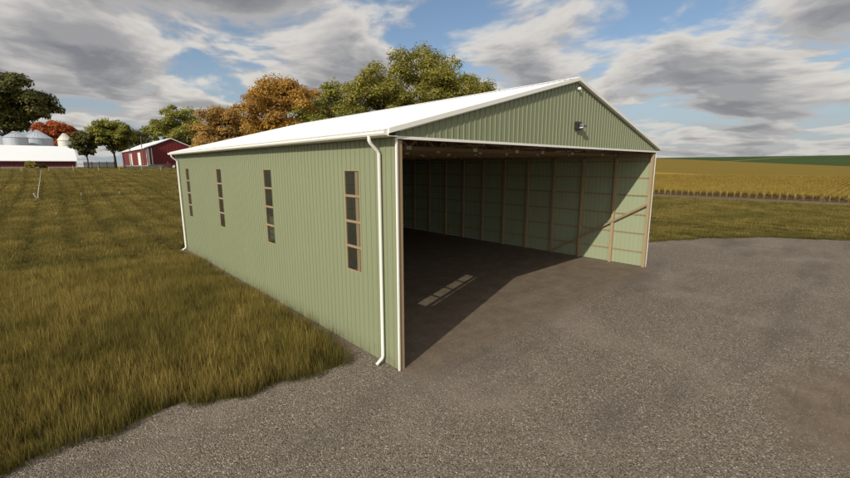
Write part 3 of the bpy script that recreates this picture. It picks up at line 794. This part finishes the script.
def scatter(name, pts, scl, lib, label):
    me = bpy.data.meshes.new(name); n = len(pts)
    me.vertices.add(n); me.vertices.foreach_set('co', pts.astype(np.float32).ravel())
    a = me.attributes.new('rot', 'FLOAT_VECTOR', 'POINT'); rot = np.zeros((n, 3)); rot[:, 2] = rng.uniform(0, TAU, n); rot[:, :2] = rng.normal(size=(n, 2))*.06
    a.data.foreach_set('vector', rot.astype(np.float32).ravel())
    a = me.attributes.new('scl', 'FLOAT', 'POINT'); a.data.foreach_set('value', scl.astype(np.float32))
    o = bpy.data.objects.new(name, me); link(o); tag(o, label, 'grass' if 'grass' in name else 'crop', kind='stuff')
    c = bpy.data.collections.new(name+'_tufts')
    for q in lib: c.objects.link(q)
    t = bpy.data.node_groups.new(name, 'GeometryNodeTree'); t.is_modifier = True
    t.interface.new_socket('Geometry', in_out='INPUT', socket_type='NodeSocketGeometry'); t.interface.new_socket('Geometry', in_out='OUTPUT', socket_type='NodeSocketGeometry')
    N = t.nodes; gi = N.new('NodeGroupInput'); go = N.new('NodeGroupOutput'); ci = N.new('GeometryNodeCollectionInfo'); ci.inputs['Collection'].default_value = c
    ci.inputs['Separate Children'].default_value = True; ci.inputs['Reset Children'].default_value = True
    ip = N.new('GeometryNodeInstanceOnPoints'); ip.inputs['Pick Instance'].default_value = True
    na = N.new('GeometryNodeInputNamedAttribute'); na.data_type = 'FLOAT_VECTOR'; na.inputs['Name'].default_value = 'rot'
    ns = N.new('GeometryNodeInputNamedAttribute'); ns.data_type = 'FLOAT'; ns.inputs['Name'].default_value = 'scl'
    er = N.new('FunctionNodeEulerToRotation')
    rv = N.new('FunctionNodeRandomValue'); rv.data_type = 'INT'
    for s_ in rv.inputs:
        if s_.name == 'Min' and s_.type == 'INT': s_.default_value = 0
        if s_.name == 'Max' and s_.type == 'INT': s_.default_value = len(lib)-1
    t.links.new(gi.outputs[0], ip.inputs['Points']); t.links.new(ci.outputs[0], ip.inputs['Instance'])
    t.links.new([q for q in rv.outputs if q.type == 'INT'][0], ip.inputs['Instance Index'])
    t.links.new(na.outputs['Attribute'], er.inputs[0]); t.links.new(er.outputs[0], ip.inputs['Rotation'])
    t.links.new(ns.outputs['Attribute'], ip.inputs['Scale']); t.links.new(ip.outputs[0], go.inputs[0])
    md = o.modifiers.new('tufts', 'NODES'); md.node_group = t
    return o

def fbm(x, y):
    s = 0
    for k, (f, a) in enumerate(((.35,.5),(.9,.3),(2.1,.2))):
        s = s + a*np.sin(x*f*1.3+y*f*.7+k*2+1.5*np.sin(y*f+k))*np.sin(y*f*1.1-x*f*.5+k*5)
    return s
def row_amp(x, y): return .5+.5*np.sin(x*TAU/2.2 + 1.3*np.sin(y*.05) + 2.5)
CX, CY = -6.24, -7.83
def region(n, x0, x1, y0, y1, rmin, rmax, extra=None):
    x = rng.uniform(x0, x1, n); y = rng.uniform(y0, y1, n)
    d = np.hypot(x-CX, y-CY); hd = np.degrees(np.arctan2(x-CX, y-CY))
    ok = (d >= rmin) & (d < rmax) & (hd > -16) & (hd < 100) & ~in_yard(x, y)
    x, y, d = x[ok], y[ok], d[ok]
    return x, y, d
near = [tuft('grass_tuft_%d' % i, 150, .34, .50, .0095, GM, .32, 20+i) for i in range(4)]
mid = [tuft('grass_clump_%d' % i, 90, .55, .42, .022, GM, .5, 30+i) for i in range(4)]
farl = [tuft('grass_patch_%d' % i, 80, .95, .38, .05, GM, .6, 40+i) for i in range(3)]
def place(name, lib, regs, label, base=1.0, rowk=.0):
    P = []; S = []
    for x, y, d in regs:
        z = H(x, y); sc = base*(1+(.28 if rowk < .2 else .15)*fbm(x, y))*rng.uniform(.75, 1.2, len(x))
        if rowk: sc = sc*(1-rowk*row_amp(x, y))
        P.append(np.stack([x, y, z], 1)); S.append(np.clip(sc, .3, 1.7))
    return scatter(name, np.concatenate(P), np.concatenate(S), lib, label)
place('tall_grass', near, [region(16000, -24, 0.0, 0, 32, 0, 27)], 'tall dry golden-green grass beside the left wall of the green barn', 1.0, .1)
place('field_grass', mid, [region(80000, -34, 34, 14, 75, 26, 62), region(26000, 17, 70, -30, 40, 20, 85)], 'olive green meadow grass in faint rows left of and beyond the yard', .95, .55)
place('distant_grass', farl, [region(90000, -60, 40, 48, 152, 60, 165)], 'far rows of olive grass before the red farm buildings', .9, .7)
# the crop on the right, in rows running away from the yard
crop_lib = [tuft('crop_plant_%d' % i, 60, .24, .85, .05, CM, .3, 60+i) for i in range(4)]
rows = np.arange(-40, 75, .95); P = []; E_ = []
for yk in rows:
    w_ = .25*math.sin(yk*.4)
    xs = 82.6 + np.concatenate([np.arange(0, 12, .30), 12+np.arange(0, 30, .5), 42+np.arange(0, 70, .9)])
    P.append(np.stack([xs + rng.normal(size=len(xs))*.06 + w_, yk + rng.normal(size=len(xs))*.05, np.zeros(len(xs))], 1))
    for q in range(2): E_.append((77.2+q*.35+w_+rng.normal()*.05, yk+rng.normal()*.04, 0))
edge_lib = [tuft('crop_stand_%d' % i, 34, .08, 1.35, .035, CE, .10, 80+i) for i in range(3)]
P = np.concatenate(P); P[:, 2] = H(P[:, 0], P[:, 1])
keep = (P[:, 1] < 75)
scatter('crop', P[keep], rng.uniform(.75, 1.1, keep.sum()), crop_lib, 'ripe golden crop standing in rows beyond the brown post fence')
E_ = np.array(E_)
scatter('crop_row_ends', E_, rng.uniform(.75, 1.1, len(E_)), edge_lib, 'upright stalks at the near ends of the golden crop rows')
# weeds along the gravel edge are part of the tall grass; loose stones on the yard
SM = flat('stone', (.20,.18,.155), .85, 0, .45, 9)
def stone(i):
    import bmesh
    bm = bmesh.new(); bmesh.ops.create_icosphere(bm, subdivisions=1, radius=.5); g = np.random.default_rng(i)
    for v in bm.verts: v.co = v.co*(1+g.normal()*.14); v.co.z *= .6
    me = bpy.data.meshes.new('stone'); bm.to_mesh(me); bm.free(); me.materials.append(SM)
    return bpy.data.objects.new('pebble_%d' % i, me)
n = 60000; x = rng.uniform(-9, 20, n); y = rng.uniform(-9, 2.5, n); d = np.hypot(x-CX, y-CY)
ok = in_yard(x, y) & (rng.uniform(0, 1, n) < np.clip((14/np.maximum(d, 1))**2, 0, 1)) & ~((x > .2) & (x < 16.2) & (y > -.9)) & (((x-6.1)/2.7)**2+((y+8.3)/1.75)**2 > 1.0) | ((rng.uniform(0, 1, n) < .008) & in_yard(x, y) & (y < 2))
pts = np.stack([x[ok], y[ok], np.full(ok.sum(), .013)], 1)
sz = .012+.026*rng.uniform(0, 1, ok.sum())**3; sz = np.where(rng.uniform(0, 1, len(sz)) < .025, sz+.035, sz)
so = scatter('loose_gravel', pts, sz, [stone(i) for i in range(4)], 'loose grey stones scattered over the gravel yard')
so['category'] = 'gravel'

# ------------------------------------------------------------------ light, sky, camera
SUN_EL = math.atan2(5.93, math.hypot(9.865, 3.49)); sdir = np.array([-9.865, -3.49, 5.93]); sdir /= np.linalg.norm(sdir)
ld = bpy.data.lights.new('sun', 'SUN'); ld.energy = 3.9; ld.angle = R(.55); ld.color = (1, .94, .84)
lo = link(bpy.data.objects.new('sun', ld))
from mathutils import Vector
lo.rotation_euler = Vector(sdir).to_track_quat('Z', 'Y').to_euler(); lo.location = (-30, -10, 30)

wd = bpy.data.worlds.new('World'); scn.world = wd; wd.use_nodes = True
T = wd.node_tree; T.nodes.clear()
class WN(NT):
    def __init__(s, t): s.t = t; s.n = t.nodes; s.l = t.links
w = WN(T)
sky = w.node('ShaderNodeTexSky'); sky.sky_type = 'NISHITA'; sky.sun_disc = False; sky.sun_elevation = SUN_EL
sky.sun_rotation = math.atan2(sdir[0], sdir[1]); sky.air_density = 1.0; sky.dust_density = .6; sky.ozone_density = 1.2
gen = w.node('ShaderNodeTexCoord').outputs['Generated']
X = w.xyz(gen)
def deck(dz, off=0.0):
    """direction -> point on a flat cloud deck"""
    zc = w.math('ADD', w.math('MAXIMUM', X[2], 0.0), .15+dz)
    c = w.node('ShaderNodeCombineXYZ'); w.link(w.math('DIVIDE', X[0], zc), c.inputs[0]); w.link(w.math('DIVIDE', X[1], zc), c.inputs[1]); c.inputs[2].default_value = 66.6+off
    return c.outputs[0]
def dens(v):
    mp = w.node('ShaderNodeMapping'); mp.inputs['Rotation'].default_value = (0, 0, R(38)); mp.inputs['Scale'].default_value = (.82, .78, 1); w.link(v, mp.inputs['Vector'])
    a = w.noise(mp.outputs[0], 1.7, 10, .53, .30); return a
d0 = dens(deck(0)); d1 = dens(deck(.030))
cover = w.smooth(d0, .395, .505)
thick = w.smooth(d0, .47, .64)
under = w.smooth(w.math('SUBTRACT', d1, d0), -.05, .06)
sh = w.math('MULTIPLY_ADD', thick, .62, w.math('MULTIPLY', under, .45), clamp=True)
ccol = w.ramp(sh, [(0.0, (7.0,6.65,6.1)), (.3, (5.4,5.15,4.9)), (.65, (3.1,3.05,3.1)), (1.0, (2.1,2.1,2.25))])
ccol_h = w.mix(w.smooth(X[2], .0, .16), (3.9,3.95,4.0), ccol)      # distant cloud pales towards the horizon
ccol2 = w.mix(.72, ccol_h, ccol)
skyc = w.mix(.12, sky.outputs[0], (1.4,2.4,3.8))
veil = w.math('MULTIPLY', w.math('SUBTRACT', 1.0, w.smooth(X[2], .02, .26)), .8)
skyc = w.mix(veil, skyc, (3.3,3.75,4.25))
# cloud colour on the unseen sun side boosted to fill the dark shed interior
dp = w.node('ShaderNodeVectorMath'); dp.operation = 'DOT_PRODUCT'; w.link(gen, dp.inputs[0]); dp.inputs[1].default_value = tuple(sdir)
fill_boost = w.math('MULTIPLY_ADD', w.math('POWER', w.math('MAXIMUM', dp.outputs['Value'], 0.0), 2.0), 2.0, 1.0)
gc = w.node('ShaderNodeCombineXYZ'); [w.link(fill_boost, gc.inputs[i]) for i in range(3)]
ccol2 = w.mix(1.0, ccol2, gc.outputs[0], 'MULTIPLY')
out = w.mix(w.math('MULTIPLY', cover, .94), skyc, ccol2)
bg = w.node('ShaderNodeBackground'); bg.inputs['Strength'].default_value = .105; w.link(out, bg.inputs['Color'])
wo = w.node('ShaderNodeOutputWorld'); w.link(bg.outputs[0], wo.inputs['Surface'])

cam = bpy.data.cameras.new('camera'); cam.sensor_width = 36; cam.lens = 414.39/850*36; cam.clip_end = 9000; cam.clip_start = .05
co = link(bpy.data.objects.new('camera', cam)); scn.camera = co
yaw, pitch, roll = .7388, .1749, -.0023
cy, sy, cp, sp = math.cos(yaw), math.sin(yaw), math.cos(pitch), math.sin(pitch)
F = np.array([sy*cp, cy*cp, -sp]); Rt = np.array([cy, -sy, 0]); U = np.cross(Rt, F)
Rt, U = Rt*math.cos(roll)+U*math.sin(roll), -Rt*math.sin(roll)+U*math.cos(roll)
from mathutils import Matrix
co.matrix_world = Matrix(((Rt[0],U[0],-F[0],-6.2391),(Rt[1],U[1],-F[1],-7.8343),(Rt[2],U[2],-F[2],5.2532),(0,0,0,1)))
scn.view_settings.view_transform = 'Standard'; scn.view_settings.look = 'None'; scn.view_settings.exposure = 0; scn.view_settings.gamma = 1
scn.view_settings.use_curve_mapping = False
scn.cycles.max_bounces = 12; scn.cycles.diffuse_bounces = 10; scn.cycles.transparent_max_bounces = 12; scn.cycles.use_denoising = True
